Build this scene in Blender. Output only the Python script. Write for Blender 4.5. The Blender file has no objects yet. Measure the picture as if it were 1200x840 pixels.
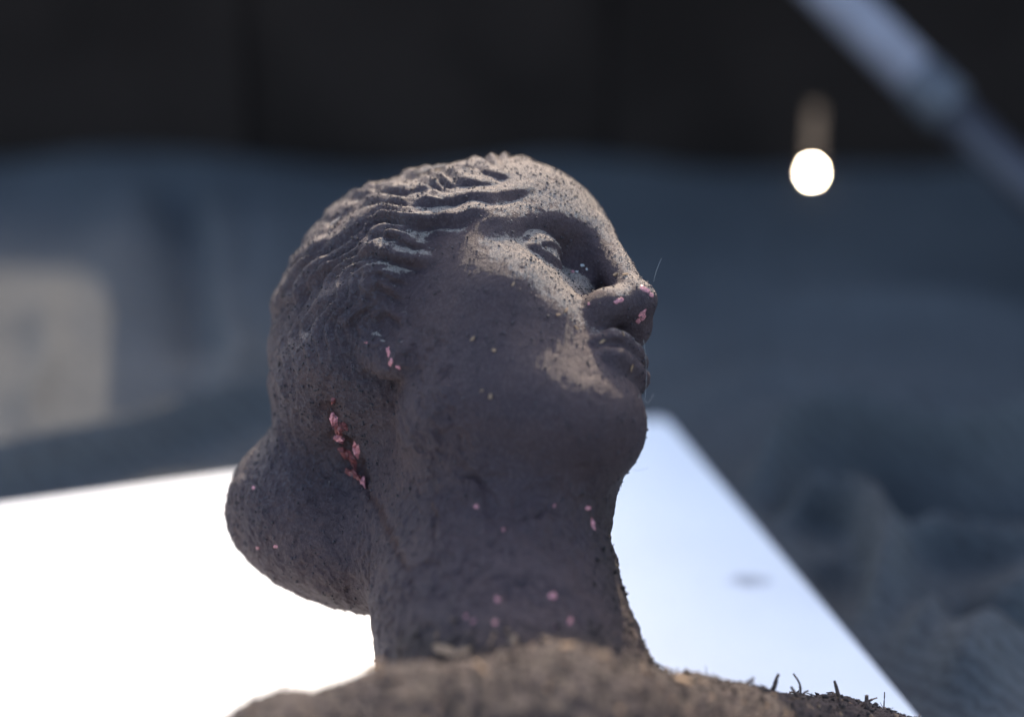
import bpy, math, random
import numpy as np
from mathutils import Vector, Matrix
from mathutils.bvhtree import BVHTree

# ------------------------------------------------------------------ camera, sky, sun, exposure
SC = bpy.context.scene
COL = SC.collection
PITCH = math.radians(24.0)
FOC = 85.0
DIST = 1.279                      # camera to the origin of the head, metres
BOARD_DROP = 0.215                # head origin above the white board
FPX = FOC / 36.0 * 1200.0
CP, SP = math.cos(PITCH), math.sin(PITCH)
ORG = np.array([0.0, 0.0, BOARD_DROP])
AX = np.array([[1, 0, 0], [0, CP, -SP], [0, SP, CP]], float)     # view right / depth / up in world
CAM = ORG - DIST * AX[1]

cam = bpy.data.cameras.new('camera')
cam_o = bpy.data.objects.new('camera', cam); COL.objects.link(cam_o)
cam.lens = FOC; cam.sensor_width = 36.0; cam.clip_start = 0.05; cam.clip_end = 50
cam_o.location = CAM
cam_o.rotation_euler = (math.radians(90) - PITCH, 0, 0)
cam.dof.use_dof = True
cam.dof.focus_distance = DIST - 0.038
cam.dof.aperture_fstop = 1.65
cam.dof.aperture_blades = 0; cam.dof.aperture_ratio = 1.22
SC.camera = cam_o

SUN_AZ, SUN_EL = math.radians(8.0), math.radians(33.5)     # azimuth from +Y (behind the bust) towards +X
SUN_DIR = np.array([math.sin(SUN_AZ) * math.cos(SUN_EL), math.cos(SUN_AZ) * math.cos(SUN_EL), math.sin(SUN_EL)])
w = bpy.data.worlds.new('World'); SC.world = w; w.use_nodes = True
nt = w.node_tree; nt.nodes.clear()
sky = nt.nodes.new('ShaderNodeTexSky'); sky.sky_type = 'NISHITA'; sky.sun_disc = False
sky.sun_elevation = SUN_EL; sky.sun_rotation = SUN_AZ
sky.air_density = 1.0; sky.dust_density = 2.5; sky.ozone_density = 1.0
bg = nt.nodes.new('ShaderNodeBackground'); bg.inputs['Strength'].default_value = 0.15
wo = nt.nodes.new('ShaderNodeOutputWorld')
nt.links.new(sky.outputs[0], bg.inputs[0]); nt.links.new(bg.outputs[0], wo.inputs[0])
sl = bpy.data.lights.new('sun', 'SUN'); sl.energy = 2.0; sl.angle = math.radians(0.5); sl.color = (1.0, 0.82, 0.60)
so = bpy.data.objects.new('sun', sl); COL.objects.link(so)
so.rotation_euler = Vector(SUN_DIR).to_track_quat('Z', 'Y').to_euler()
so.location = (0.5, 3, 4)
vs = SC.view_settings
vs.view_transform = 'Standard'; vs.look = 'None'; vs.gamma = 1.0; vs.use_curve_mapping = False
vs.exposure = 1.8

# ------------------------------------------------------------------ coordinate helpers
def at(px, py, d):
    """pixel of the 1200x840 photograph + depth (mm from the head origin) -> view-frame mm"""
    s = (DIST * 1000 + d) / FPX
    return np.array([(px - 600) * s, d, (420 - py) * s])
def view2world(v):
    return ORG + (np.asarray(v, float) / 1000.0) @ AX
def world2px(p):
    q = (np.asarray(p, float) - ORG) @ AX.T
    s = FPX / (DIST + q[..., 1])
    return np.stack([600 + q[..., 0] * s, 420 - q[..., 2] * s], -1)
def ray(px, py):
    v = at(px, py, 0) / 1000.0
    d = (v + np.array([0, DIST, 0])) @ AX
    return CAM.copy(), d / np.linalg.norm(d)
def ground(px, py, z=0.0):
    o, d = ray(px, py)
    return o + d * ((z - o[2]) / d[2])

def on_plane_y(px, py, y):
    o, d = ray(px, py); return o + d * ((y - o[1]) / d[1])

YAW, PIT, ROL = math.radians(-33.0), math.radians(-10.0), math.radians(-41.0)
def rot(y, p, r):
    cz, sz = math.cos(y), math.sin(y); cy, sy = math.cos(p), math.sin(p); cx, sx = math.cos(r), math.sin(r)
    Rz = np.array([[cz, -sz, 0], [sz, cz, 0], [0, 0, 1]]); Ry = np.array([[cy, 0, sy], [0, 1, 0], [-sy, 0, cy]])
    Rx = np.array([[1, 0, 0], [0, cx, -sx], [0, sx, cx]])
    return Rx @ Ry @ Rz
RH = rot(YAW, PIT, ROL)
TH = np.array([-27.5, 0.0, -12.5])
def canon(v): return (v - TH) @ RH
def uncanon(c): return np.asarray(c, float) @ RH.T + TH

# ------------------------------------------------------------------ noise (vectorised)
def _hash(i, j, k, seed):
    h = (i * 374761393 + j * 668265263 + k * 2147483647 + seed * 144665) & 0xffffffff
    h = ((h ^ (h >> 13)) * 1274126177) & 0xffffffff
    return ((h ^ (h >> 16)) & 0xffff) / 65535.0
def vnoise(p, seed=0):
    f = np.floor(p); u = p - f; f = f.astype(np.int64); u = u * u * (3 - 2 * u)
    i, j, k = f[:, 0], f[:, 1], f[:, 2]; x, y, z = u[:, 0], u[:, 1], u[:, 2]
    r = 0
    for a in (0, 1):
        for b in (0, 1):
            for c in (0, 1):
                r = r + _hash(i + a, j + b, k + c, seed) * (x if a else 1 - x) * (y if b else 1 - y) * (z if c else 1 - z)
    return r * 2 - 1
def fbm(p, oct=4, seed=0, gain=0.5):
    a, s, r = 1.0, 0.0, 0
    for o in range(oct):
        r = r + a * vnoise(p * (2.03 ** o) + 17.3 * o, seed + o); s += a; a *= gain
    return r / s
def sstep(a, b, x):
    t = np.clip((x - a) / (b - a), 0, 1); return t * t * (3 - 2 * t)

# ------------------------------------------------------------------ signed distance sculpting (millimetres)
def smin(a, b, k):
    h = np.clip(0.5 + 0.5 * (b - a) / k, 0, 1)
    return b + (a - b) * h - k * h * (1 - h)
def smax(a, b, k): return -smin(-a, -b, k)
def ell(p, c, r, M=None):
    q = p - np.array(c, np.float32)
    if M is not None: q = q @ np.array(M, np.float32)
    r = np.array(r, np.float32)
    k0 = np.sqrt(((q / r) ** 2).sum(1)); k1 = np.sqrt(((q / (r * r)) ** 2).sum(1)) + 1e-6
    return k0 * (k0 - 1) / k1
def cone(p, a, b, ra, rb):
    a = np.array(a, np.float32); ba = np.array(b, np.float32) - a
    pa = p - a
    h = np.clip((pa @ ba) / float(ba @ ba), 0, 1)
    q = pa - h[:, None] * ba
    return np.sqrt((q * q).sum(1)) - (ra + (rb - ra) * h)
def chain(p, pts, k=0.0):
    d = None
    for (a, ra), (b, rb) in zip(pts[:-1], pts[1:]):
        e = cone(p, a, b, ra, rb)
        d = e if d is None else (smin(d, e, k) if k else np.minimum(d, e))
    return d
def basis(x, z):
    x = np.array(x, float); x /= np.linalg.norm(x); z = np.array(z, float); y = np.cross(z, x); y /= np.linalg.norm(y); z = np.cross(x, y)
    return np.stack([x, y, z], 1)

def head_sdf(c):
    """c: canonical head coordinates, x forward, y left, z up, origin between the ears"""
    p = c.copy(); p[:, 1] = np.abs(p[:, 1])
    d = ell(p, (-6, 0, 50), (88, 72, 74))                                   # cranium
    d = smin(d, ell(p, (40, 0, 54), (62, 60, 60)), 14)                       # forehead
    d = smin(d, ell(p, (38, 0, -20), (50, 47, 66)), 20)                      # face mass
    d = smin(d, ell(p, (26, 50, 12), (40, 20, 52)), 20)                      # temple
    d = smin(d, ell(p, (55, 36, -4), (23, 21.5, 23)), 18)                      # cheek bone
    d = smin(d, ell(p, (50, 32, -30), (21, 17, 28)), 14)                     # flesh between cheek bone and jaw
    d = smin(d, ell(p, (64, 23, -20), (18, 16, 17)), 14)                     # cheek towards the mouth
    d = smin(d, ell(p, (24, 33, -44), (32, 23, 30)), 20)                     # cheek
    d = smin(d, cone(p, (6, 40, -54), (66, 10, -74), 18, 17), 22)           # jaw
    d = smin(d, ell(p, (73, 0, -68), (20, 22, 20)), 12)                      # chin
    d = smin(d, ell(p, (65, 0, -40), (29, 29, 29)), 10)                      # dental arch
    d = smin(d, cone(p, (88, 8, 44), (64, 50, 36), 11, 9.5), 10)              # brow
    d = smax(d, -ell(p, (94, 31, 22.5), (21, 20, 11.5)), 8)                      # socket
    d = smax(d, -ell(p, (91, 16.5, 19), (12, 7, 10.5)), 8)                   # inner corner hollow
    d = smin(d, cone(p, (95, 0, 44), (106, 0, -5), 10, 8.5), 7)             # nose ridge
    d = smin(d, ell(p, (105, 0, -12), (14, 12, 11)), 6)                      # tip
    d = smin(d, ell(p, (93.5, 12.5, -16.5), (14.5, 9.5, 10.5)), 7)                    # wing
    d = smax(d, -ell(p, (100, 8, -28.5), (5, 3, 3.5)), 3)                     # nostril
    ec = (70.0, 29.5, 22)
    d = smin(d, ell(p, ec, (14.2, 14.4, 12.8)), 3)                                # eyeball
    lid = ell(p, ec, (15.9, 16.2, 14.6))
    d = smin(d, smax(lid, -(p[:, 2] - 22.5 + 0.16 * (p[:, 1] - 29.5) + 0.04 * (p[:, 1] - 29.5) ** 2 * 0.5), 1.2), 2.2)   # upper lid
    d = smin(d, smax(ell(p, ec, (15.4, 15.8, 14)), (p[:, 2] - 15.0 - 0.012 * (p[:, 1] - 29.5) ** 2), 1.5), 4.0)  # lower lid
    ul = [((89, 19, -40.5), 3.8), ((94.2, 12, -38), 5.7), ((95.5, 5, -36.8), 5.8), ((95.6, -2, -37.5), 5.6)]
    ll = [((89, 16.5, -45.5), 3.8), ((93.3, 11, -48.4), 5.6), ((93.8, 4, -48.8), 5.6), ((93.8, -2, -48.8), 5.4)]
    d = smin(d, chain(p, ul, 3), 3.2); d = smin(d, chain(p, ll, 3), 3.2)
    d = smax(d, -chain(p, [((91.5, 21, -43.2), 1.6), ((97.6, 13.5, -43.5), 2.3), ((101.2, 5, -42.8), 2.1), ((101.4, -2, -43.5), 1.9)]), 2.2)
    d = smax(d, -ell(p, (89, 24, -44), (3.5, 3, 3.5)), 6)                  # mouth corner dimple
    d = smax(d, -ell(p, (99, 0, -56), (6, 14, 2.4)), 5)                     # under the lower lip
    d = smax(d, -cone(p, (104, 0, -25), (105, 0, -33), 2.4, 3.0), 3)         # philtrum
    # ear: only the lower part shows from under the hair
    e = ell(p, (-6, 62, -4), (17, 10, 28), basis((1, 0, 0.22), (-0.2, 0.0, 1)))
    e = smax(e, -ell(p, (1, 73, -4), (9, 6, 14)), 5)
    e = smin(e, ell(p, (3, 61, -24), (8, 7.5, 8)), 7)
    d = smin(d, e, 6)
    # hair cap
    h = ell(p, (-10, 0, 45), (90, 79, 84))
    h = smin(h, ell(p, (-42, 0, 8), (56, 66, 52)), 20)
    # side roll of hair sweeping over the ear
    h = smin(h, chain(p, [((52, 56, 60), 8), ((24, 67, 36), 12), ((-6, 67, 20), 14), ((-40, 60, 2), 14)]), 14)
    edge = ((p[:, 2] - 90) * 85 - (p[:, 0] - 88) * 97) / 129.0               # >0 behind the hairline plane
    h = smax(h, -edge - 1.5 * np.sin(p[:, 1] * 0.16), 9)
    h = smax(h, -(p[:, 2] + 40 + 0.3 * p[:, 0]), 14)
    return smin(d, h, 4)

def full_sdf(v):
    v = v.astype(np.float32)
    d = head_sdf(canon(v).astype(np.float32))
    # fullness under the chin, running into the throat
    d = smin(d, chain(v, [(at(648, 500, -58), 30), (at(620, 570, -50), 31), (at(612, 640, -52), 31)], 8), 28)
    # bun at the nape
    b = ell(v, at(347, 592, 34), (37, 48, 39))
    b = smin(b, ell(v, at(408, 645, 14), (40, 46, 31), basis((0.9, 0, -0.42), (0.42, 0, 0.9))), 26)
    d = smin(d, b, 26)
    # neck
    n = chain(v, [(at(555, 500, 25), 60), (at(564, 620, -18), 58), (at(582, 730, -68), 60), (at(606, 850, -115), 64)], 10)
    d = smin(d, n, 30)
    d = smin(d, cone(v, at(650, 700, -66), at(688, 815, -95), 26, 33), 16)
    # shoulders and chest
    t = chain(v, [(at(285, 985, -215), 36), (at(348, 926, -212), 40), (at(470, 915, -205), 48), (at(650, 922, -185), 60), (at(820, 945, -110), 58),
                  (at(980, 955, -40), 56), (at(1130, 985, 10), 56)], 12)
    t = smin(t, ell(v, at(700, 1100, -130), (190, 120, 95)), 26)
    d = smin(d, t, 14)
    z = (v[:, 2] * CP - v[:, 1] * SP) + BOARD_DROP * 1000 - 0.5
    return smax(d, -z, 3)

def surface_nets(f, lo, hi, h):
    """mesh of the zero set of f on a lattice of step h, evaluated in blocks near the surface only"""
    B = 8
    n = (np.ceil((hi - lo) / (h * B)).astype(int)) * B
    nb = n // B
    ci = np.stack(np.meshgrid(*[np.arange(k) for k in nb], indexing='ij'), -1).reshape(-1, 3)
    cen = lo + (ci * B + (B - 1) / 2) * h
    cv = np.concatenate([f(cen[i:i + 200000]) for i in range(0, len(cen), 200000)])
    keep = np.abs(cv) < h * B * 0.9 * 1.5 + 2
    V = np.repeat(np.repeat(np.repeat(np.sign(cv).reshape(nb) * 9, B, 0), B, 1), B, 2).astype(np.float32)
    off = np.stack(np.meshgrid(*[np.arange(B)] * 3, indexing='ij'), -1).reshape(-1, 3)
    kb = ci[keep]
    V6 = V.reshape(nb[0], B, nb[1], B, nb[2], B)
    for i in range(0, len(kb), 300):
        k = kb[i:i + 300]
        pts = lo + (k[:, None, :] * B + off[None]) * h
        val = f(pts.reshape(-1, 3)).reshape(len(k), B, B, B)
        V6[k[:, 0], :, k[:, 1], :, k[:, 2], :] = val
    V = V6.reshape(n)
    S = V < 0
    c = np.zeros(tuple(n - 1), np.uint8)
    for a in (0, 1):
        for b in (0, 1):
            for e in (0, 1):
                c += S[a:n[0] - 1 + a, b:n[1] - 1 + b, e:n[2] - 1 + e]
    cells = np.argwhere((c > 0) & (c < 8))
    idx = -np.ones(tuple(n - 1), np.int32); idx[tuple(cells.T)] = np.arange(len(cells))
    acc = np.zeros((len(cells), 3)); cnt = np.zeros(len(cells))
    corners = [(a, b, e) for a in (0, 1) for b in (0, 1) for e in (0, 1)]
    g = {q: V[cells[:, 0] + q[0], cells[:, 1] + q[1], cells[:, 2] + q[2]] for q in corners}
    for q in corners:
        for ax in range(3):
            if q[ax] == 0:
                r = list(q); r[ax] = 1; r = tuple(r)
                a, b = g[q], g[r]; m = (a < 0) != (b < 0)
                t = np.where(m, a / np.where(m, a - b, 1), 0)
                pt = np.array(q, float)[None].repeat(len(cells), 0); pt[:, ax] += t
                acc += pt * m[:, None]; cnt += m
    verts = lo + (cells + acc / cnt[:, None]) * h
    faces = []
    for ax in range(3):
        u, w_ = (ax + 1) % 3, (ax + 2) % 3
        sl0 = [slice(1, None)] * 3; sl1 = [slice(1, None)] * 3
        sl0[ax] = slice(0, -1); sl1[ax] = slice(1, None)
        A = S[:-1, :-1, :-1] if False else S
        s0 = [slice(None)] * 3; s1 = [slice(None)] * 3; s0[ax] = slice(0, n[ax] - 1); s1[ax] = slice(1, n[ax])
        ch = np.argwhere(S[tuple(s0)] != S[tuple(s1)])
        ch = ch[(ch[:, u] > 0) & (ch[:, w_] > 0) & (ch[:, u] < n[u] - 1) & (ch[:, w_] < n[w_] - 1)]
        ins = S[tuple(ch.T)]
        q = []
        for du, dw in ((-1, -1), (0, -1), (0, 0), (-1, 0)):
            k = ch.copy(); k[:, u] += du; k[:, w_] += dw
            q.append(idx[tuple(k.T)])
        q = np.stack(q, 1)
        q[~ins] = q[~ins][:, ::-1]
        faces.append(q)
    faces = np.concatenate(faces); faces = faces[(faces >= 0).all(1)]
    return verts, faces

def vnormals(v, f):
    n = np.cross(v[f[:, 2]] - v[f[:, 0]], v[f[:, 3]] - v[f[:, 1]])
    o = np.zeros_like(v)
    for k in range(4):
        for ax in range(3):
            o[:, ax] += np.bincount(f[:, k], n[:, ax], len(v))
    return o / (np.linalg.norm(o, axis=1, keepdims=True) + 1e-12)
def relax(v, f, it=1, lam=0.5):
    e = np.concatenate([f[:, [0, 1]], f[:, [1, 2]], f[:, [2, 3]], f[:, [3, 0]]])
    e = np.concatenate([e, e[:, ::-1]])
    cnt = np.bincount(e[:, 0], minlength=len(v))[:, None]
    for _ in range(it):
        a = np.stack([np.bincount(e[:, 0], v[e[:, 1], k], len(v)) for k in range(3)], 1)
        v = v + lam * (a / cnt - v)
    return v

def poly_dist(P, pts):
    """distance, signed side and arc fraction of 2D points P to a polyline"""
    pts = np.array(pts, float); best = np.full(len(P), 1e9); side = np.zeros(len(P)); frac = np.zeros(len(P))
    seg = np.linalg.norm(np.diff(pts, axis=0), axis=1); cum = np.concatenate([[0], np.cumsum(seg)])
    for k in range(len(pts) - 1):
        a, b = pts[k], pts[k + 1]; ab = b - a; pa = P - a
        t = np.clip((pa @ ab) / (ab @ ab), 0, 1)
        q = pa - t[:, None] * ab; dd = np.hypot(q[:, 0], q[:, 1])
        m = dd < best
        best[m] = dd[m]; side[m] = np.sign(ab[0] * pa[m, 1] - ab[1] * pa[m, 0]); frac[m] = (cum[k] + t[m] * seg[k]) / cum[-1]
    return best, side, frac
def smooth_poly(pts, n=6):
    pts = np.array(pts, float); P = np.vstack([2 * pts[0] - pts[1], pts, 2 * pts[-1] - pts[-2]]); out = []
    for i in range(1, len(P) - 2):
        for t in np.linspace(0, 1, n, endpoint=False):
            a, b, c, d = P[i - 1], P[i], P[i + 1], P[i + 2]
            out.append(0.5 * (2 * b + (c - a) * t + (2 * a - 5 * b + 4 * c - d) * t * t + (3 * b - a - 3 * c + d) * t ** 3))
    out.append(pts[-1]); return np.array(out)

# hair locks: crest lines in photograph pixels, (points, height mm, width px)
LOCKS = [
 ([(437,234),(464,229),(492,227),(508,219),(533,211),(560,216),(592,215)], 3.6, 13),
 ([(420,248),(440,241),(461,242),(481,244),(497,240),(525,237),(550,231),(582,230),(605,224),(632,216)], 3.8, 13),
 ([(404,275),(423,266),(442,258),(464,258),(480,260),(500,259),(519,255),(537,256),(555,245),(578,242)], 4.2, 15),
 ([(434,283),(448,276),(467,278),(486,288),(505,290)], 3.2, 12),
 ([(423,304),(437,295),(450,296),(467,301),(492,305),(512,300)], 4.4, 15),
 ([(424,326),(442,318),(459,325),(480,331)], 3.6, 13),
 ([(428,346),(442,331),(464,343),(476,348)], 3.0, 13),
 ([(436,376),(453,363),(477,381)], 2.4, 12),
 ([(316,372),(336,345),(355,320),(374,293),(390,282),(404,275)], 3.4, 13),
 ([(341,359),(360,334),(377,315),(394,306)], 3.4, 14),
 ([(401,383),(418,367),(433,351)], 2.6, 10),
 ([(352,388),(372,365),(392,345),(408,330)], 2.4, 14),
 ([(515,203),(532,200),(557,200),(582,205),(604,204)], 2.6, 10),
 ([(450,212),(475,206),(500,206),(525,192)], 2.6, 10),
 ([(380,262),(400,246),(422,232),(446,222)], 2.8, 12),
 ([(345,318),(362,296),(378,276),(392,264)], 2.6, 12),
]
def hair_height(q):
    h = np.zeros(len(q)); g = np.zeros(len(q))
    for pts, ht, wd in LOCKS:
        c = smooth_poly(pts)
        m = np.where((q[:, 0] > c[:, 0].min() - 25) & (q[:, 0] < c[:, 0].max() + 25) & (q[:, 1] > c[:, 1].min() - 25) & (q[:, 1] < c[:, 1].max() + 30))[0]
        if len(m) == 0: continue
        d, s, f = poly_dist(q[m], c)
        taper = sstep(-0.02, 0.15, f) * sstep(1.02, 0.75, f)
        up = np.exp(-(d / (wd * 0.75)) ** 2)              # gentle on the upper side
        dn = np.exp(-(d / (wd * 0.33)) ** 2)               # steep below the crest
        h[m] = np.maximum(h[m], ht * taper * np.where(s > 0, dn, up))       # image y runs down: s>0 is the lower side
        g[m] = np.maximum(g[m], np.where(s > 0, 0.30 * ht * taper * np.exp(-((d - wd * 0.6) / (wd * 0.3)) ** 2), 0))
    return 0.9 * h - 1.2 * g * np.clip(1 - h / 1.5, 0, 1)

def hair_waves(q, v):
    """shallow wavy strands running back from the hairline, for the whole cap of hair"""
    dx, dy = q[:, 0] - 522, q[:, 1] - 402
    rr = np.hypot(dx, dy); th = np.arctan2(dx, -dy)      # seam of the angle points down, away from the hair
    w1 = fbm(v / 24.0, 2, 71); w2 = fbm(v / 60.0, 2, 73)
    ph = (rr + 5.5 * np.sin(th * 13 + rr * 0.035 + 2 * w2) + 7 * w1 + 26 * th) / 11.5
    t = ph - np.floor(ph)
    saw = np.where(t < 0.72, sstep(0, 0.72, t), 1 - sstep(0.72, 1.0, t))       # steep on the side towards the face
    return saw * (0.55 + 0.9 * np.clip(0.5 + w1, 0, 1))

PEEL = smooth_poly([(498,662),(502,648),(509,634),(512,610),(509,592),(522,574),(545,560),(560,566),(567,582),(572,604),(592,616),(622,612),(640,600),(662,610),(690,604)])
GOUGES = [
 (smooth_poly([(386,484),(392,502),(402,520),(412,540),(424,562)]), 4.5, 10.0),
 (smooth_poly([(424,562),(438,590),(452,615),(468,648),(480,668)]), 2.6, 5.0),
 (smooth_poly([(330,462),(340,478),(352,492)]), 2.0, 7.0),
 (smooth_poly([(455,402),(451,418),(458,430),(474,436),(492,430)]), 1.4, 4.0),
]
def build_bust():
    lo = np.array([-165., -275., -260.]); hi = np.array([260., 150., 125.])
    H = 1.0
    v, f = surface_nets(full_sdf, lo, hi, H)
    v = relax(v, f, 1, 0.4)
    n = vnormals(v, f)
    c = canon(v)
    nc = n @ RH
    # mirrored near-side position, for details that are traced on the side one sees
    cm = c.copy(); cm[:, 1] = -np.abs(cm[:, 1]); ncm = nc.copy(); ncm[:, 1] = np.where(c[:, 1] > 0, -nc[:, 1], nc[:, 1])
    vm = uncanon(cm); nm = ncm @ RH.T
    s = FPX / (DIST * 1000 + vm[:, 1]); q = np.stack([600 + vm[:, 0] * s, 420 - vm[:, 2] * s], 1)
    s = FPX / (DIST * 1000 + v[:, 1]); qv = np.stack([600 + v[:, 0] * s, 420 - v[:, 2] * s], 1)
    face_cam = sstep(-0.25, 0.15, -nm[:, 1])
    is_head = sstep(-60, -30, c[:, 2] + 0.25 * c[:, 0]) * sstep(-230, -200, -np.abs(c[:, 0]))
    edge0 = ((c[:, 2] - 90) * 85 - (c[:, 0] - 88) * 97) / 129.0
    wavy = sstep(3, 14, edge0) * sstep(-15, 20, c[:, 2] - 0.1 * c[:, 0]) * is_head * sstep(-108, -88, c[:, 0])
    disp = hair_height(q) * face_cam * is_head + 2.3 * wavy * hair_waves(q, v)
    # loose waves over the parts of the hair that are not seen
    edge = ((c[:, 2] - 90) * 85 - (c[:, 0] - 88) * 97) / 129.0
    # worn, lumpy skin
    P = v / 1000.0
    disp += 0.55 * fbm(v / 26.0, 3, 3)
    rough_hair = sstep(0, 14, edge)
    disp += rough_hair * (0.9 * fbm(v / 9.0, 3, 11) + 0.4 * fbm(v / 3.4, 2, 13))
    face = sstep(5, 40, c[:, 0]) * sstep(-112, -96, c[:, 2]) * sstep(6, -6, edge)
    disp += (0.16 + 0.22 * (1 - face)) * fbm(v / 2.8, 2, 5)
    # crust that has come away in ragged plates on the neck, nape and bun
    crust = (1 - face) * sstep(8, -14, edge) + 0.7 * sstep(20, -20, c[:, 2]) * (1 - face)
    crust = np.clip(crust, 0, 1)
    fb = fbm(v / 24.0, 4, 31, 0.6)
    plates = sstep(-0.02, 0.05, fb) * 0.55 + sstep(0.16, 0.22, fb) * 0.55 + sstep(-0.22, -0.17, fb) * 0.4
    disp += crust * (1.35 * plates + 0.75 * fbm(v / 6.0, 3, 33))
    seam = np.exp(-((fb - 0.01) / 0.02) ** 2) + np.exp(-((fb - 0.185) / 0.018) ** 2) + np.exp(-((fb + 0.20) / 0.018) ** 2)
    disp -= crust * 0.35 * seam
    pit = fbm(v / 5.0, 2, 35); disp -= (0.35 + 0.65 * crust) * 0.9 * sstep(0.42, 0.62, pit)
    near = -n[:, 1] > -0.2
    # flaked edge of the dark coat on the neck, gouge behind the ear, crease under the hair
    jit = qv + 3.0 * np.stack([fbm(v / 5.0, 2, 41), fbm(v / 5.0, 2, 43)], 1) * 2
    dd, sd, fr = poly_dist(jit, PEEL)
    ends = sstep(0, .1, fr) * sstep(1, .75, fr) * np.clip(0.75 + 1.2 * fbm(v / 9.0, 2, 51), 0.1, 1.3)
    disp += np.where(near, np.where(sd > 0, 2.3 * sstep(0, 3.5, dd) * np.exp(-(dd / 30) ** 2), -0.7 * np.exp(-(dd / 4) ** 2)) * ends, 0)
    bare = np.where(near, 0.30 * np.exp(-(dd / 5) ** 2) * ends, 0)
    for pts, dep, wd in GOUGES:
        dd, sd, fr = poly_dist(jit, pts)
        disp -= np.where(near, dep * np.exp(-(dd / wd) ** 2) * (0.75 + 0.9 * fbm(v / 8.0, 2, 47)), 0)
        bare = np.maximum(bare, np.where(near, 0.9 * np.exp(-(dd / (wd * 0.9)) ** 2), 0)) if dep > 2 else bare
    bare = np.clip(np.maximum(bare, 0.35 * crust * seam), 0, 1)
    # soil lying on the shoulders and clinging to the front of the neck
    body = sstep(-100, -135, v[:, 1]) * sstep(-120, -135, v[:, 2])
    body = np.maximum(body, sstep(-140, -152, v[:, 2]) * sstep(60, 78, v[:, 0]))
    front = sstep(690, 735, qv[:, 0] - 0.22 * (qv[:, 1] - 700)) * sstep(535, 620, qv[:, 1])
    soil = np.maximum(body, front)
    disp += soil * (1.4 * fbm(v / 14.0, 3, 21) + 1.9 * np.maximum(fbm(v / 4.6, 3, 25), 0))
    v = v + n * disp[:, None]
    return v, f, c, qv, soil, sstep(0, 14, edge) * sstep(-60, -30, c[:, 2]), bare

V_, F_, C_, Q_, SOIL, HAIR, BARE = build_bust()
W_ = view2world(V_)

def mesh_from(name, verts, faces, mat=None, smooth=True, parent=None):
    me = bpy.data.meshes.new(name)
    verts = np.asarray(verts, float)
    if isinstance(faces, np.ndarray):
        k = faces.shape[1]
        me.vertices.add(len(verts)); me.vertices.foreach_set('co', verts.astype(np.float32).ravel())
        me.loops.add(faces.size); me.loops.foreach_set('vertex_index', faces.astype(np.int32).ravel())
        me.polygons.add(len(faces)); me.polygons.foreach_set('loop_start', np.arange(0, faces.size, k, dtype=np.int32))
        me.update(calc_edges=True); me.validate()
    else:
        me.from_pydata([tuple(x) for x in verts], [], faces); me.update()
    if smooth: me.polygons.foreach_set('use_smooth', np.ones(len(me.polygons), bool))
    if mat: me.materials.append(mat)
    o = bpy.data.objects.new(name, me); COL.objects.link(o)
    if parent: o.parent = parent
    return o

def mat(name):
    m = bpy.data.materials.new(name); m.use_nodes = True
    return m, m.node_tree, m.node_tree.nodes['Principled BSDF']

# ------------------------------------------------------------------ materials
class NB:
    """small helper for node trees"""
    def __init__(self, name):
        self.m = bpy.data.materials.new(name); self.m.use_nodes = True
        self.t = self.m.node_tree; self.b = self.t.nodes['Principled BSDF']
        self.geo = None
    def n(self, typ, **kw):
        x = self.t.nodes.new(typ)
        for k, v in kw.items(): setattr(x, k, v)
        return x
    def put(self, sock, val):
        if isinstance(val, bpy.types.NodeSocket): self.t.links.new(val, sock)
        elif isinstance(val, tuple) and len(val) == 3 and sock.type == 'RGBA': sock.default_value = (*val, 1)
        else: sock.default_value = val
    def pos(self):
        if not self.geo: self.geo = self.n('ShaderNodeNewGeometry')
        return self.geo.outputs['Position']
    def noise(self, scale, detail=3.0, rough=0.5, vec=None, dist=0.0):
        x = self.n('ShaderNodeTexNoise'); self.put(x.inputs['Vector'], vec or self.pos())
        x.inputs['Scale'].default_value = scale; x.inputs['Detail'].default_value = detail; x.inputs['Roughness'].default_value = rough
        x.inputs['Distortion'].default_value = dist
        return x.outputs['Fac']
    def ramp(self, v, a, b, lo=0.0, hi=1.0):
        x = self.n('ShaderNodeMapRange'); x.interpolation_type = 'SMOOTHSTEP'
        self.put(x.inputs['Value'], v); self.put(x.inputs['From Min'], a); self.put(x.inputs['From Max'], b)
        self.put(x.inputs['To Min'], lo); self.put(x.inputs['To Max'], hi)
        return x.outputs['Result']
    def math(self, op, a, b=0.0, c=0.0):
        x = self.n('ShaderNodeMath', operation=op)
        self.put(x.inputs[0], a); self.put(x.inputs[1], b); self.put(x.inputs[2], c)
        return x.outputs[0]
    def mix(self, f, a, b):
        x = self.n('ShaderNodeMix', data_type='RGBA')
        self.put(x.inputs[0], f); self.put(x.inputs[6], a); self.put(x.inputs[7], b)
        return x.outputs[2]
    def attr(self, name): return self.n('ShaderNodeAttribute', attribute_name=name).outputs['Fac']
    def bump(self, h, dist, strength=1.0, normal=None):
        x = self.n('ShaderNodeBump'); self.put(x.inputs['Height'], h)
        x.inputs['Distance'].default_value = dist; x.inputs['Strength'].default_value = strength
        if normal: self.put(x.inputs['Normal'], normal)
        return x.outputs['Normal']
    def out(self, color=None, rough=None, normal=None, metal=None, spec=None):
        for k, v in (('Base Color', color), ('Roughness', rough), ('Normal', normal), ('Metallic', metal), ('Specular IOR Level', spec)):
            if v is not None: self.put(self.b.inputs[k], v)
        return self.m

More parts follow.
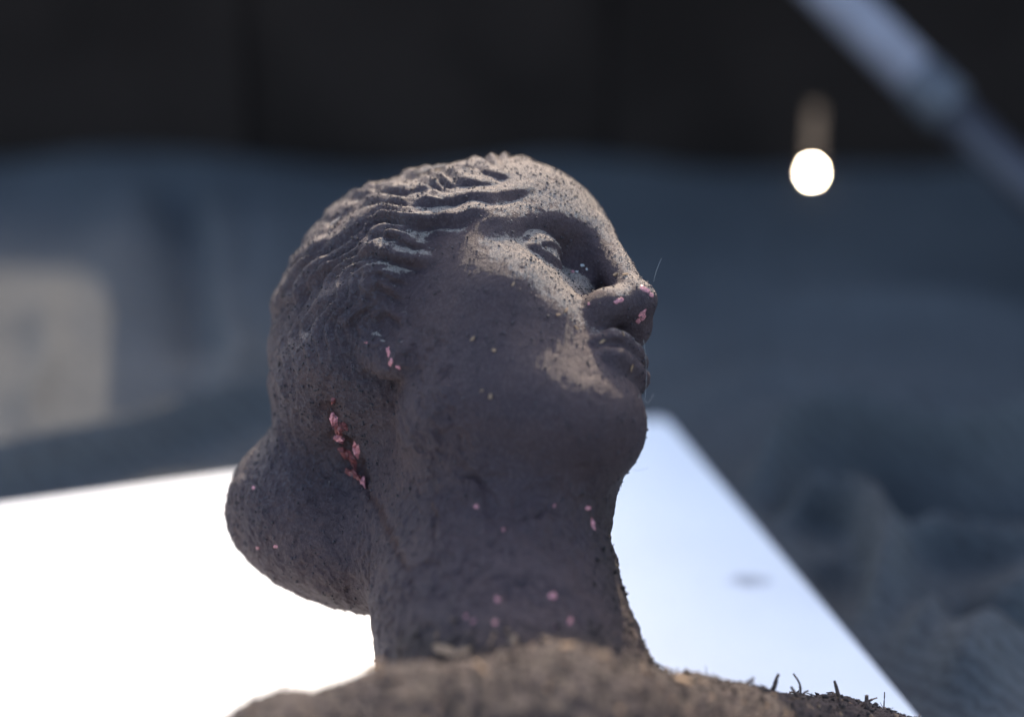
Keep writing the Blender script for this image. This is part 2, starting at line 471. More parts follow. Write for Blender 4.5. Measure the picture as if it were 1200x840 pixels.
def bust_material():
    N = NB('dark_dusty_clay')
    dusty = N.attr('dust')
    big = N.noise(28, 3); mid = N.noise(140, 4, 0.6); fine = N.noise(620, 4, 0.65); grit = N.noise(1900, 3, 0.75); speck = N.noise(900, 2, 0.5, None, 0.6)
    base = N.mix(N.ramp(big, 0.35, 0.7), (0.046, 0.029, 0.033), (0.061, 0.036, 0.036))
    base = N.mix(N.ramp(mid, 0.52, 0.75, 0, 0.55), base, (0.026, 0.017, 0.019))
    hair, soil = N.attr('hair'), N.attr('soil')
    base = N.mix(N.ramp(fine, 0.48, 0.62, 0, 0.6), base, (0.082, 0.056, 0.058))
    base = N.mix(N.ramp(grit, 0.56, 0.72, 0, 0.7), base, (0.018, 0.012, 0.014))
    base = N.mix(N.attr('bare'), base, (0.042, 0.017, 0.015))
    base = N.mix(N.math('MULTIPLY', hair, N.ramp(fine, 0.45, 0.7, 0, 0.5)), base, (0.066, 0.064, 0.074))
    # pale grit that has settled on the upturned face and on the crests of the hair
    amt = N.math('MULTIPLY', dusty, N.ramp(mid, 0.25, 0.65, 0.6, 1.15))
    thr = N.math('SUBTRACT', 0.80, N.math('MULTIPLY', amt, 0.53))
    g = N.math('ADD', N.math('MULTIPLY', fine, 0.40), N.math('MULTIPLY', grit, 0.60))
    dust = N.ramp(g, thr, N.math('ADD', thr, 0.10))
    dust = N.math('MULTIPLY', dust, N.ramp(speck, 0.62, 0.70, 1.0, 0.15))
    dust = N.math('MULTIPLY', dust, N.math('SUBTRACT', 1.0, N.math('MULTIPLY', soil, 0.85)))
    dcol = N.mix(N.ramp(grit, 0.35, 0.65), (0.115, 0.092, 0.076), (0.37, 0.31, 0.26))
    col = N.mix(dust, base, dcol)
    scol = N.mix(N.ramp(fine, 0.35, 0.65), (0.015, 0.009, 0.009), (0.046, 0.028, 0.022))
    col = N.mix(N.math('MULTIPLY', soil, N.ramp(mid, 0.3, 0.6, 0.35, 0.9)), col, scol)
    b1 = N.bump(mid, 0.0022, 0.8)
    b2 = N.bump(N.math('ADD', N.math('MULTIPLY', fine, 0.6), N.math('MULTIPLY', grit, 0.4)), 0.0014, 1.0, b1)
    rough = N.ramp(dust, 0, 1, 0.62, 0.95)
    return N.out(col, rough, b2, spec=0.28)

def plain(name, col, rough=0.7, metal=0.0, var=0.25, scale=300, bump=0.0, spec=None):
    N = NB(name); x = N.noise(scale, 3)
    c2 = tuple(max(0, k * (1 - var)) for k in col)
    nm = N.bump(x, bump, 0.6) if bump else None
    return N.out(N.mix(N.ramp(x, 0.35, 0.65), c2, col), rough, nm, metal, spec)

M_BUST = bust_material()
M_PINK = plain('exposed_pink', (0.55, 0.21, 0.22), 0.45, scale=700, var=0.45, bump=0.0004)
M_RED = plain('exposed_red', (0.22, 0.060, 0.055), 0.5, scale=700, var=0.55, bump=0.0004)
M_WOOD = plain('tan_wood', (0.33, 0.20, 0.11), 0.7, scale=500, var=0.45, bump=0.0003)
M_TWIG = plain('brown_twig', (0.12, 0.072, 0.052), 0.8, scale=400, var=0.55, bump=0.0004)
M_CRUMB = plain('dark_soil', (0.054, 0.038, 0.032), 0.95, scale=250, var=0.65)
M_DARK = plain('dark_grain', (0.062, 0.046, 0.051), 0.7, scale=150, var=0.6)
M_GRAIN = plain('pale_grit', (0.26, 0.22, 0.19), 0.9, scale=250, var=0.6)
M_FIBRE = plain('pale_fibre', (0.45, 0.43, 0.40), 0.5, scale=100)
M_STEEL = plain('steel', (0.62, 0.60, 0.57), 0.25, 1.0, var=0.05)
M_ALU = plain('light_tube', (0.31, 0.29, 0.33), 0.5, 0.0, var=0.12, scale=30)
M_TUBE = plain('dark_tube', (0.048, 0.044, 0.052), 0.5, 0.0, var=0.2, scale=30)
M_COLLAR = plain('collar_plastic', (0.09, 0.09, 0.10), 0.5, var=0.2)

def board_material():
    N = NB('white_board')
    tc = N.n('ShaderNodeTexCoord').outputs['Object']
    a = N.noise(6, 4, 0.6, tc); f = N.noise(220, 2, 0.5, tc)
    col = N.mix(N.ramp(a, 0.35, 0.75), (0.80, 0.80, 0.79), (0.74, 0.745, 0.75))
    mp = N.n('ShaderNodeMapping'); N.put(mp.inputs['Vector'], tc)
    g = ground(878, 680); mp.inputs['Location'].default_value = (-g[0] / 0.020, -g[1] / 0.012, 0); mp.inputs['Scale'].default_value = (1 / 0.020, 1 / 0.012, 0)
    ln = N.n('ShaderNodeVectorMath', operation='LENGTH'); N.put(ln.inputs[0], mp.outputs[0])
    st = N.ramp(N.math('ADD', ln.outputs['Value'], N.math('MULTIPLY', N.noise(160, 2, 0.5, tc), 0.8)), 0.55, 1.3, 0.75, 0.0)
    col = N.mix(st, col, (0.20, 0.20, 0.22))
    return N.out(col, 0.42, N.bump(f, 0.0002, 0.2), spec=0.4)

def cloth_material():
    N = NB('grey_felt')
    big = N.noise(5, 4, 0.55); fz = N.noise(420, 3, 0.6)
    col = N.mix(N.ramp(big, 0.3, 0.7), (0.062, 0.066, 0.069), (0.083, 0.086, 0.088))
    wv = N.n('ShaderNodeTexWave', wave_type='BANDS', bands_direction='DIAGONAL'); N.put(wv.inputs['Vector'], N.pos())
    wv.inputs['Scale'].default_value = 34; wv.inputs['Distortion'].default_value = 7; wv.inputs['Detail'].default_value = 4; wv.inputs['Detail Scale'].default_value = 2.5
    col = N.mix(N.ramp(wv.outputs['Fac'], 0.25, 0.85, 0, 0.55), col, (0.042, 0.042, 0.043))
    h = N.math('ADD', N.math('MULTIPLY', fz, 0.5), N.math('MULTIPLY', wv.outputs['Fac'], 0.5))
    return N.out(col, 0.95, N.bump(h, 0.0015, 0.6), spec=0.15)

def screen_material():
    N = NB('black_screen_cloth')
    a = N.noise(7, 3)
    return N.out(N.mix(N.ramp(a, 0.3, 0.7), (0.015, 0.0105, 0.0085), (0.024, 0.017, 0.014)), 0.9, N.bump(N.noise(60, 3), 0.002, 0.4), spec=0.1)

def ground_material():
    N = NB('dry_soil')
    a = N.noise(3, 5, 0.6); b = N.noise(60, 4, 0.6)
    return N.out(N.mix(N.ramp(a, 0.35, 0.65), (0.035, 0.027, 0.020), (0.055, 0.042, 0.032)), 0.95, N.bump(b, 0.01, 0.5))

# ------------------------------------------------------------------ tagging
def tag(o, label, cat, group=None):
    o['label'] = label; o['category'] = cat
    if group: o['group'] = group
    return o
def kind(o, k): o['kind'] = k; return o

# ------------------------------------------------------------------ ground, cloth, screen, board
gm = mesh_from('ground', [(-30, -30, -0.06), (30, -30, -0.06), (30, 40, -0.06), (-30, 40, -0.06)], [(0, 1, 2, 3)], ground_material(), False)
kind(gm, 'structure')

C0 = ground(780, 488); E1 = ground(0, 592) - C0; E2 = ground(1071, 840) - C0
u = E1[:2] / np.linalg.norm(E1[:2]); w2 = np.array([-u[1], u[0]])
if w2 @ E2[:2] < 0: w2 = -w2
BL, BW, BT = 0.98, 0.80, 0.006
def board():
    r_, k = 0.012, 8
    cs = [(r_, r_, math.pi, 1.5), (BL - r_, r_, 1.5 * math.pi, 1), (BL - r_, BW - r_, 0, 1), (r_, BW - r_, 0.5 * math.pi, 1)]
    prof = [(0.0, 0.0015), (0.0, BT - 0.0012), (0.0012, BT)]          # inset, height
    outline = []
    for cx, cy, a0, _ in cs:
        for i in range(k + 1):
            a = a0 + i / k * math.pi / 2
            outline.append((cx, cy, math.cos(a), math.sin(a)))
    vs_, fs = [], []
    n = len(outline)
    for ins, z in prof:
        for cx, cy, ca, sa in outline:
            rr = r_ - ins
            p = C0[:2] + u * (cx + rr * ca) + w2 * (cy + rr * sa)
            vs_.append((p[0], p[1], z - BT))
    for j in range(len(prof) - 1):
        for i in range(n):
            a, b = j * n + i, j * n + (i + 1) % n
            fs.append((a, b, b + n, a + n))
    fs.append(tuple(range((len(prof) - 1) * n, len(prof) * n))); fs.append(tuple(range(n))[::-1])
    o = mesh_from('white_board', vs_, fs, board_material(), False)
    return o
bo = board()
tag(bo, 'thin white board lying on the grey cloth under the dark sculpted head', 'board')
import bmesh
bm = bmesh.new(); bm.from_mesh(bo.data); bmesh.ops.recalc_face_normals(bm, faces=bm.faces); bm.to_mesh(bo.data); bm.free()

YW = 0.945
def cloth():
    xs = np.linspace(-1.15, 1.25, 400); ys = np.linspace(-0.75, YW - 0.012, 300)
    X, Y = np.meshgrid(xs, ys, indexing='ij'); P = np.stack([X.ravel(), Y.ravel()], 1)
    p3 = np.column_stack([P, np.zeros(len(P))])
    h = 0.006 * fbm(p3 * 3.0, 3, 61) + 0.004 * fbm(p3 * 9.0, 2, 63)
    def ridge(pix, ht, wd, side=0.0):
        nonlocal h
        c = smooth_poly([ground(*q)[:2] for q in pix])
        Pj = P + 0.010 * np.stack([fbm(p3 * 14, 2, 81), fbm(p3 * 14, 2, 83)], 1)
        d, s_, f = poly_dist(Pj, c)
        wl = wd * np.where(s_ > 0, 1 + side, 1 - side)
        h = h + ht * (0.6 * np.exp(-(d / wl) ** 2) + 0.4 * np.exp(-d / (wl * 0.8))) * sstep(-0.05, 0.2, f) * sstep(1.05, 0.8, f)
    ridge([(835, 606), (878, 560), (930, 528), (1000, 520), (1090, 533), (1200, 522), (1330, 500)], 0.052, 0.015, -0.3)
    ridge([(900, 625), (955, 594), (1012, 616), (1028, 680), (1000, 750), (1020, 840)], 0.050, 0.014, 0.3)
    ridge([(960, 560), (1040, 578), (1120, 588), (1200, 580), (1300, 565)], -0.070, 0.030)
    ridge([(940, 645), (968, 690), (962, 740)], -0.050, 0.020)
    ridge([(1050, 655), (1110, 638), (1200, 655), (1300, 640)], 0.034, 0.013)
    ridge([(860, 575), (910, 590), (950, 570)], -0.030, 0.012)
    ridge([(1110, 840), (1140, 760), (1210, 700), (1300, 670)], 0.032, 0.028)
    ridge([(1050, 800), (1080, 730), (1120, 690)], 0.022, 0.010)
    ridge([(1090, 690), (1130, 720), (1180, 730), (1260, 720)], -0.030, 0.015)
    ridge([(-120, 580), (0, 553), (130, 528), (220, 503), (300, 478), (400, 455)], 0.036, 0.018)
    ridge([(-120, 545), (20, 520), (130, 498), (200, 470), (232, 430)], -0.020, 0.012)
    ridge([(210, 200), (218, 280), (234, 360), (230, 430)], -0.022, 0.024)
    ridge([(245, 200), (250, 300), (268, 400), (250, 470), (180, 500)], 0.022, 0.020)
    ridge([(330, 200), (318, 300), (330, 400)], 0.010, 0.03)
    ridge([(150, 190), (140, 300), (90, 420)], 0.014, 0.03)
    ridge([(60, 330), (50, 420), (20, 500)], 0.012, 0.016)
    ridge([(860, 360), (1000, 330), (1200, 350)], 0.008, 0.03)
    ridge([(800, 470), (900, 430), (1040, 450), (1200, 430)], 0.010, 0.018)
    ridge([(850, 500), (960, 470), (1080, 490), (1200, 478)], 0.008, 0.012)
    h = h + 0.02 * np.clip(np.abs(P[:, 0] - 0.25) / 0.15 - .6, 0, 1) * sstep(YW - 0.12, YW, P[:, 1]) * (0.5 + 0.5 * np.sin(P[:, 0] * 14))
    z = -0.010 + h
    # pressed flat under the board
    rel = P - C0[:2]; a, b = rel @ u, rel @ w2
    dist = np.maximum(np.maximum(-a, a - BL), np.maximum(-b, b - BW))
    k = sstep(0.004, 0.05, dist)
    z = np.where(dist < 0.004, -0.0085, -0.0085 + (np.maximum(z, -0.055) + 0.0085) * k)
    n0, n1 = len(xs), len(ys)
    i = np.arange(n0 * n1).reshape(n0, n1)
    f = np.stack([i[:-1, :-1], i[1:, :-1], i[1:, 1:], i[:-1, 1:]], -1).reshape(-1, 4)
    return mesh_from('grey_cloth', np.column_stack([P, z]), f, cloth_material())
cl = cloth(); tag(cl, 'blue grey felt cloth with soft folds spread under the white board', 'cloth')

def box(name, lo, hi, m, parent=None, bev=0.002):
    b = bmesh.new(); bmesh.ops.create_cube(b, size=1)
    for v in b.verts: v.co = [lo[k] + (v.co[k] + 0.5) * (hi[k] - lo[k]) for k in range(3)]
    if bev: bmesh.ops.bevel(b, geom=b.edges[:], offset=bev, segments=2, affect='EDGES')
    me = bpy.data.meshes.new(name); b.to_mesh(me); b.free(); me.materials.append(m)
    o = bpy.data.objects.new(name, me); COL.objects.link(o)
    if parent: o.parent = parent
    return o
def empty(name, loc=(0, 0, 0)):
    o = bpy.data.objects.new(name, None); COL.objects.link(o); o.location = loc; o.empty_display_size = 0.02
    return o

M_SCREEN = screen_material()
TAN = math.tan(SUN_EL) / math.cos(SUN_AZ)
def shade_h(y, z=0.0): return z + (YW - y) * TAN          # screen height whose shadow ends at (y, z)
scr = empty('dark_screen')
tag(scr, 'black cloth covered screen behind the grey cloth with unseen stepped tops shaped to cast shade', 'screen')
def panel(outline, y=0.0):
    """flat upright panel from an (x, z) outline, with thickness"""
    n = len(outline); vs_ = [(x, YW + y + yy, z) for yy in (0.0, 0.016) for x, z in outline]
    fs = [tuple(range(n)), tuple(range(n, 2 * n))[::-1]] + [((i + 1) % n, i, i + n, (i + 1) % n + n) for i in range(n)]
    o = mesh_from('panel', vs_, fs, M_SCREEN, False, scr)
    b = bmesh.new(); b.from_mesh(o.data); bmesh.ops.recalc_face_normals(b, faces=b.faces); b.to_mesh(o.data); b.free()
    return o
SHX = math.tan(SUN_AZ)
def onto(px, py):                                   # where the shadow edge at this ground spot comes from on the screen
    g = ground(px, py); return (g[0] + (YW - g[1]) * SHX, shade_h(g[1]))
e1 = [(onto(*q)[0], max(0.168, onto(*q)[1])) for q in [(-60, 262), (0, 272), (45, 284), (85, 303), (112, 330), (126, 362)]]
e2 = [onto(*q) for q in [(126, 362), (128, 410), (126, 470), (118, 545)]]
xb = -0.045 + (YW + 0.05) * SHX
hm = e2[-1][1]
TALL = shade_h(-0.05, 0.188)
panel([(-1.6, -0.06), (e1[-1][0] + 0.02, -0.06)] + [(e1[-1][0] + 0.02, e1[-1][1])] + e1[::-1] + [(-1.6, e1[0][1])])  # unseen top edge shaped to leave the sunlit patch on the left cloth
panel([(e1[-1][0] + 0.001, -0.06), (xb + 0.02, -0.06), (xb + 0.02, hm)] + e2[::-1], 0.018)  # unseen middle step, shaped to shade the cloth behind the board
gp = on_plane_y(952, 203, YW - 0.045)
NX, NZ, NWD = gp[0] + 0.045 * SHX, gp[2] + 0.047, 0.0065  # gap added low in the screen so sun reaches the peg
panel([(xb, -0.06), (NX - NWD, -0.06), (NX - NWD, NZ), (NX + NWD, NZ), (NX + NWD, -0.06), (1.7, -0.06), (1.7, TALL), (xb, TALL)])  # unseen height added to shade the right of the board

sk = mesh_from('darkening_sheet', [(-1.6, YW + 0.03, -0.05), (1.7, YW + 0.03, -0.05), (1.7, YW + 0.55, -0.055), (-1.6, YW + 0.55, -0.055)], [(0, 1, 2, 3)], M_SCREEN, False, scr)  # black sheet added to darken the ground seen through the gap
sk['label'] = 'added black sheet darkening the ground seen through the gap in the panels'

# ------------------------------------------------------------------ round bars
def tube_mesh(pts, radii, sides=12, cap=True):
    pts = [np.array(p, float) for p in pts]; vs_, fs = [], []
    up = np.array([0, 0, 1.0])
    for i, p in enumerate(pts):
        d = pts[min(i + 1, len(pts) - 1)] - pts[max(i - 1, 0)]; d = d / (np.linalg.norm(d) + 1e-12)
        a = np.cross(d, up if abs(d[2]) < 0.9 else np.array([1.0, 0, 0])); a /= np.linalg.norm(a); b = np.cross(d, a)
        for k in range(sides):
            t = 2 * math.pi * k / sides
            vs_.append(p + radii[i] * (math.cos(t) * a + math.sin(t) * b))
    for i in range(len(pts) - 1):
        for k in range(sides):
            fs.append((i * sides + k, i * sides + (k + 1) % sides, (i + 1) * sides + (k + 1) % sides, (i + 1) * sides + k))
    if cap:
        fs.append(tuple(range(sides))[::-1]); fs.append(tuple(range((len(pts) - 1) * sides, len(pts) * sides)))
    return vs_, fs

pA = on_plane_y(948, -35, 0.80); pB = on_plane_y(1096, 112, 0.72); pB2 = on_plane_y(1100, 124, 0.71)
pD = pA + (pB - pA) * 3.0
pD = pB + (pB - pA) * ((-0.02 - pB[2]) / (pB - pA)[2])
pole = empty('leaning_pole', tuple(pD)); tag(pole, 'light metal pole with a darker lower tube leaning over the cloth', 'pole')
def rel(vs_, o): return [np.array(v) - np.array(o.location) for v in vs_]
top = pA + (pA - pB) * 3
v_, f_ = tube_mesh([top, pB], [0.020, 0.020], 20); mesh_from('upper_tube', rel(v_, pole), f_, M_ALU, True, pole)
v_, f_ = tube_mesh([pB, pD], [0.018, 0.018], 20); mesh_from('lower_tube', rel(v_, pole), f_, M_TUBE, True, pole)
dirp = (pD - pB) / np.linalg.norm(pD - pB)
v_, f_ = tube_mesh([pB - dirp * 0.022, pB - dirp * 0.018, pB + dirp * 0.018, pB + dirp * 0.022], [0.021, 0.0225, 0.0225, 0.019], 20)
mesh_from('collar', rel(v_, pole), f_, M_COLLAR, True, pole)

# polished peg added for its glint, head turned to mirror the sun
hv = SUN_DIR + (CAM - gp) / np.linalg.norm(CAM - gp); hv /= np.linalg.norm(hv)
peg = empty('glint_peg', (gp[0], gp[1], -0.01)); tag(peg, 'small polished steel peg added to glint at the far edge of the cloth', 'peg')
v_, f_ = tube_mesh([gp - hv * 0.003, gp - hv * 0.0004, gp + hv * 0.0006], [0.0060, 0.0075, 0.0058], 32)
mesh_from('head', rel(v_, peg), f_, M_STEEL, False, peg)
v_, f_ = tube_mesh([gp - hv * 0.003, np.array([gp[0], gp[1] + 0.004, gp[2] - 0.02]), np.array([gp[0], gp[1] + 0.004, -0.05])], [0.002, 0.002, 0.0015], 10)
mesh_from('shaft', rel(v_, peg), f_, M_STEEL, True, peg)

# ------------------------------------------------------------------ the bust
base_pt = np.array([0.12, -0.16, 0.0])
root = empty('sculpted_bust', tuple(base_pt))
tag(root, 'dark dusty clay bust of a woman tilted back on the white board', 'bust')
body_o = mesh_from('head', W_ - base_pt, F_, M_BUST, True, root)
_n = vnormals(V_, F_); _n = vnormals(relax(V_, F_, 2, 0.5), F_) @ AX
_d = np.array([0.42, 0.36, 0.83]); _d /= np.linalg.norm(_d)
DUST = sstep(0.26, 0.86, _n @ _d) * sstep(-100, -72, C_[:, 2]) * sstep(-100, -62, C_[:, 0]) * (0.30 + 0.70 * sstep(-62, 0, C_[:, 2]))
for nm_, arr in (('soil', SOIL), ('hair', HAIR), ('dust', DUST), ('bare', BARE)):
    at_ = body_o.data.attributes.new(nm_, 'FLOAT', 'POINT'); at_.data.foreach_set('value', arr.astype(np.float32))
BVH = BVHTree.FromPolygons([tuple(x) for x in W_.astype(float)], F_.tolist())
def hit(px, py):
    o, d = ray(px, py)
    loc, nrm, i, t = BVH.ray_cast(Vector(o), Vector(d))
    if loc is None: return None, None
    nrm = np.array(nrm)
    if nrm @ d > 0: nrm = -nrm
    return np.array(loc), nrm

rng = random.Random(7)
def patch(px, py, rx, ry, ang, m, name, lift=0.0003, seed=0, bump=0.0):
    """thin ragged flake that follows the surface under a traced spot"""
    rr = random.Random(seed); k = 11; ca, sa = math.cos(ang), math.sin(ang)
    rings = [(0.0, 1), (0.55, k), (1.0, k)]; vs_, fs = [], []
    jit = [rr.uniform(0.6, 1.2) for _ in range(k)]
    for fr, cnt in rings:
        for j in range(cnt):
            t = 2 * math.pi * j / k; q = fr * (jit[j] if cnt > 1 else 1)
            x, y = rx * q * math.cos(t), ry * q * math.sin(t)
            p, n_ = hit(px + x * ca - y * sa, py + x * sa + y * ca)
            if p is None: return None
            off = lift * (1.0 if fr < 0.9 else -0.6) + (rr.uniform(0, bump) if fr < 0.9 else 0)
            vs_.append(p + n_ * off - base_pt)
    for j in range(k):
        fs.append((0, 1 + j, 1 + (j + 1) % k)); a, b = 1 + j, 1 + (j + 1) % k
        fs.append((a, a + k, b + k, b))
    # spread check: a flake must not span a depth jump
    A = np.array(vs_)
    if np.linalg.norm(A - A[0], axis=1).max() > 0.0005 * (max(rx, ry) * 3.5 + 10): return None
    return mesh_from(name, vs_, fs, m, False, root)

CHIPS = [  # bare pink spots: px, py, rx, ry, angle
 (727, 351, 5.5, 3.0, -0.4), (722, 354, 3.5, 2.0, 0.2), (756, 339, 8.5, 3.6, 0.55), (763, 345, 3.5, 2.5, 1.0), (753, 369, 4.0, 7.5, 0.35), (748, 376, 3.2, 3.0, 0),
 (455, 412, 2.4, 5.5, -0.15), (458, 424, 3.2, 4.0, 0.5), (466, 430, 4.0, 2.0, 0.3), (429, 401, 2.2, 2.2, 0),
 (689, 595, 4.2, 3.2, -0.3), (695, 613, 2.8, 7.5, -0.25), (558, 593, 3.4, 2.6, 0.5), (648, 698, 5.0, 4.0, -0.4), (583, 702, 4.0, 3.0, 0.4),
 (580, 729, 3.0, 2.6, 0), (323, 640, 2.6, 2.4, 0), (302, 642, 2.6, 2.0, 0), (546, 722, 2.2, 2.0, 0), (668, 727, 3.0, 3.2, 0), (650, 592, 1.8, 1.6, 0),
 (590, 620, 1.8, 1.8, 0), (690, 356, 1.6, 1.8, 0), (652, 733, 3.0, 2.0, 0), (554, 728, 4.0, 1.4, -0.6), (297, 571, 2.0, 2.4, 0), (671, 318, 2.6, 1.8, .2),
]
for i, (cx_, cy_, ra_, rb_, an_) in enumerate(CHIPS): patch(cx_, cy_, ra_ * 1.25, rb_ * 1.25, an_, M_PINK, 'bare_spot', seed=100 + i)
FLAKES = [(391, 491, 4.2, 8.0, -0.3), (396, 503, 4.0, 7.5, -0.5), (403, 500, 2.6, 6.0, -0.7), (397, 513, 5.5, 3.5, 0.5), (404, 531, 8.0, 4.6, 0.7), (412, 536, 3.0, 8.0, -0.6),
          (418, 527, 2.8, 8.5, -0.2), (409, 553, 6.0, 3.0, 0.5), (419, 558, 3.0, 7.5, -0.7), (426, 564, 3.2, 6.0, -0.35), (391, 470, 2.0, 4.0, 0), (415, 545, 2.4, 6.0, -0.5)]
for i, (cx_, cy_, ra_, rb_, an_) in enumerate(FLAKES): patch(cx_, cy_, ra_ * 1.5, rb_ * 1.4, an_, M_RED if i % 3 else M_PINK, 'torn_flake', lift=0.0006, seed=300 + i, bump=0.0016)

# ------------------------------------------------------------------ loose bits lying on the bust
def flake_thing(px, py, ln, wd, ang, m, name, label, cat, group, lift=0.0, stand=0.0):
    p, n_ = hit(px, py)
    if p is None: return
    t1 = AX[0] * math.cos(ang) - AX[2] * math.sin(ang); t1 = t1 - n_ * (t1 @ n_) * (1 - stand); t1 /= np.linalg.norm(t1)
    t2 = np.cross(n_, t1); t2 /= np.linalg.norm(t2); nn = np.cross(t1, t2)
    ln, wd = ln * 0.00044, wd * 0.00044; th = min(wd * 0.35, 0.0008)
    rr = random.Random(int(px * 7 + py)); sec = []
    for s_, wf in ((-0.5, 0.35), (-0.2, 1.0), (0.2, 0.85), (0.5, 0.15)):
        c_ = t1 * ln * s_ + nn * (th * 0.9 + rr.uniform(-.3, .6) * th) + t2 * wd * rr.uniform(-.2, .2)
        for a, b in ((-.5, -.5), (.5, -.5), (.5, .5), (-.5, .5)): sec.append(c_ + t2 * wd * wf * a + nn * th * b)
    fs = [(0, 1, 2, 3)[::-1], (12, 13, 14, 15)]
    for i in range(3):
        for k in range(4): fs.append((i * 4 + k, i * 4 + (k + 1) % 4, i * 4 + 4 + (k + 1) % 4, i * 4 + 4 + k))
    o = mesh_from(name, sec, fs, m, False); o.location = p + n_ * lift
    tag(o, label, cat, group); return o
BITS = [(575, 465, 6, 4, 1.4, 'upright tan chip stuck low on the jaw'), (579, 411, 5, 4, 0.4, 'rounded orange chip stuck on the shaded cheek'),
        (554, 397, 7, 3, -0.9, 'slanting pale sliver stuck on the shaded cheek'), (565, 458, 4, 2, 0.1, 'tiny flat chip just above the tan chip on the jaw'),
        (601, 333, 6, 2.5, -1.0, 'pale sliver stuck under the outer corner of the eye'), (654, 369, 6, 3, -0.5, None), (663, 363, 9, 3, -0.9, None), (675, 384, 6, 2.5, 0.6, None),
        (706, 400, 8, 3, -0.5, 'tan sliver lying along the parting of the lips'), (730, 391, 7, 2.5, -1.1, 'slanting wood sliver stuck on the upper lip'),
        (733, 322, 7, 3, -0.2, None), (722, 322, 6, 4, 0.1, None), (740, 431, 9, 2.5, 1.4, 'upright wood sliver stuck on the lower lip')]
for *b_, lab_ in BITS:
    side = b_[0] > 700
    flake_thing(*b_, M_WOOD, 'wood_chip', lab_ or ('small tan wood chip on the bridge of the nose' if side else 'small tan wood chip on the cheek beside the nose wing'), 'wood chip', 'wood chips on the face')
for b_ in [(683, 312, 5, 3.5, 0.3), (676, 319, 4, 3, -0.4), (688, 316, 3, 3, 0.2)]:
    flake_thing(*b_, M_FIBRE, 'white_crumb', 'bright white crumb in the inner corner of the eye', 'crumb', 'white crumbs in the eye corner')
for b_ in [(514, 199, 34, 5, -0.05), (497, 203, 26, 3, 0.1), (640, 192, 14, 4, 0.3), (395, 262, 16, 4, -0.7)]:
    flake_thing(*b_, M_GRAIN, 'straw_scrap', 'pale straw scrap caught on top of the wavy hair', 'straw', 'straw scraps on the hair', lift=0.001)
for b_ in [(524, 764, 34, 11, 0.5), (545, 766, 20, 8, -0.2), (604, 751, 11, 9, 0.3), (640, 752, 14, 9, 0), (667, 760, 18, 9, 0.4), (440, 782, 20, 9, 0.1), (705, 770, 16, 8, -0.4), (560, 785, 18, 10, 0.2), (800, 800, 22, 8, 0.8)]:
    flake_thing(*b_, M_WOOD, 'bark_chip', 'long tan bark chip at the foot of the neck' if b_[0] == 524 else ('broad tan bark chip by itself on the outer shoulder' if b_[0] == 440 else ('tan bark chip lying down on the chest' if b_[0] == 800 else 'small pale bark chip on the soil along the foot of the neck')), 'bark chip', 'bark chips on the shoulder', lift=0.001)

def twig(px, py, dx, dy, r0, lab, bend=0.0, m=M_TWIG):
    p = None
    for k in range(0, 60, 2):
        p, n_ = hit(px, py + k)
        if p is not None: break
    if p is None: return
    a = p - n_ * 0.003 ; ln = math.hypot(dx, dy) * 0.00042
    d = (AX[0] * dx - AX[2] * dy) / math.hypot(dx, dy)
    s_ = AX[0] * d[2] + AX[2] * -d[0]
    rr = random.Random(int(px * 3 + py)); pts, rad = [], []
    for i in range(6):
        t = i / 5
        pts.append(d * (ln + 0.003) * t + s_ * bend * ln * math.sin(t * 3.1) + np.array([rr.uniform(-1, 1) for _ in range(3)]) * 0.0004)
        rad.append(r0 * (1.15 - 0.5 * t) * rr.uniform(0.8, 1.15))
    v_, f_ = tube_mesh(pts, rad, 7)
    o = mesh_from('wood_splinter', v_, f_, m, False); o.location = a
    tag(o, lab, 'splinter', 'wood splinters on the chest')
LOW = 'short dark splinter lying low in the soil of the chest'
for t_ in [(905, 806, 6, -18, 0.0013, 'thick dark splinter leaning towards the crooked twig on the chest'),
           (938, 812, -6, -24, 0.0007, 'thin crooked twig curling up from the soil of the chest', 0.25),
           (945, 818, -14, -16, 0.0010, 'dark splinter crossing the foot of the crooked twig', -0.1),
           (988, 822, -6, -24, 0.0011, 'tallest straight dark splinter standing in the soil of the chest'),
           (1016, 830, -2, -16, 0.0015, 'stubby upright splinter beside a hair thin stalk on the chest'),
           (1040, 832, -1, -22, 0.0004, 'hair thin straight stalk standing in the soil of the chest'),
           (826, 786, -14, -8, 0.0012, 'dark splinter jutting from the chest just below the neck'),
           (850, 792, -16, -4, 0.0010, LOW), (930, 808, 10, -8, 0.0008, LOW), (960, 816, 12, -6, 0.0009, LOW), (870, 796, 8, -8, 0.0014, LOW),
           (1003, 826, 14, -8, 0.0008, LOW), (975, 820, -16, -3, 0.0010, LOW)]:
    twig(*t_)

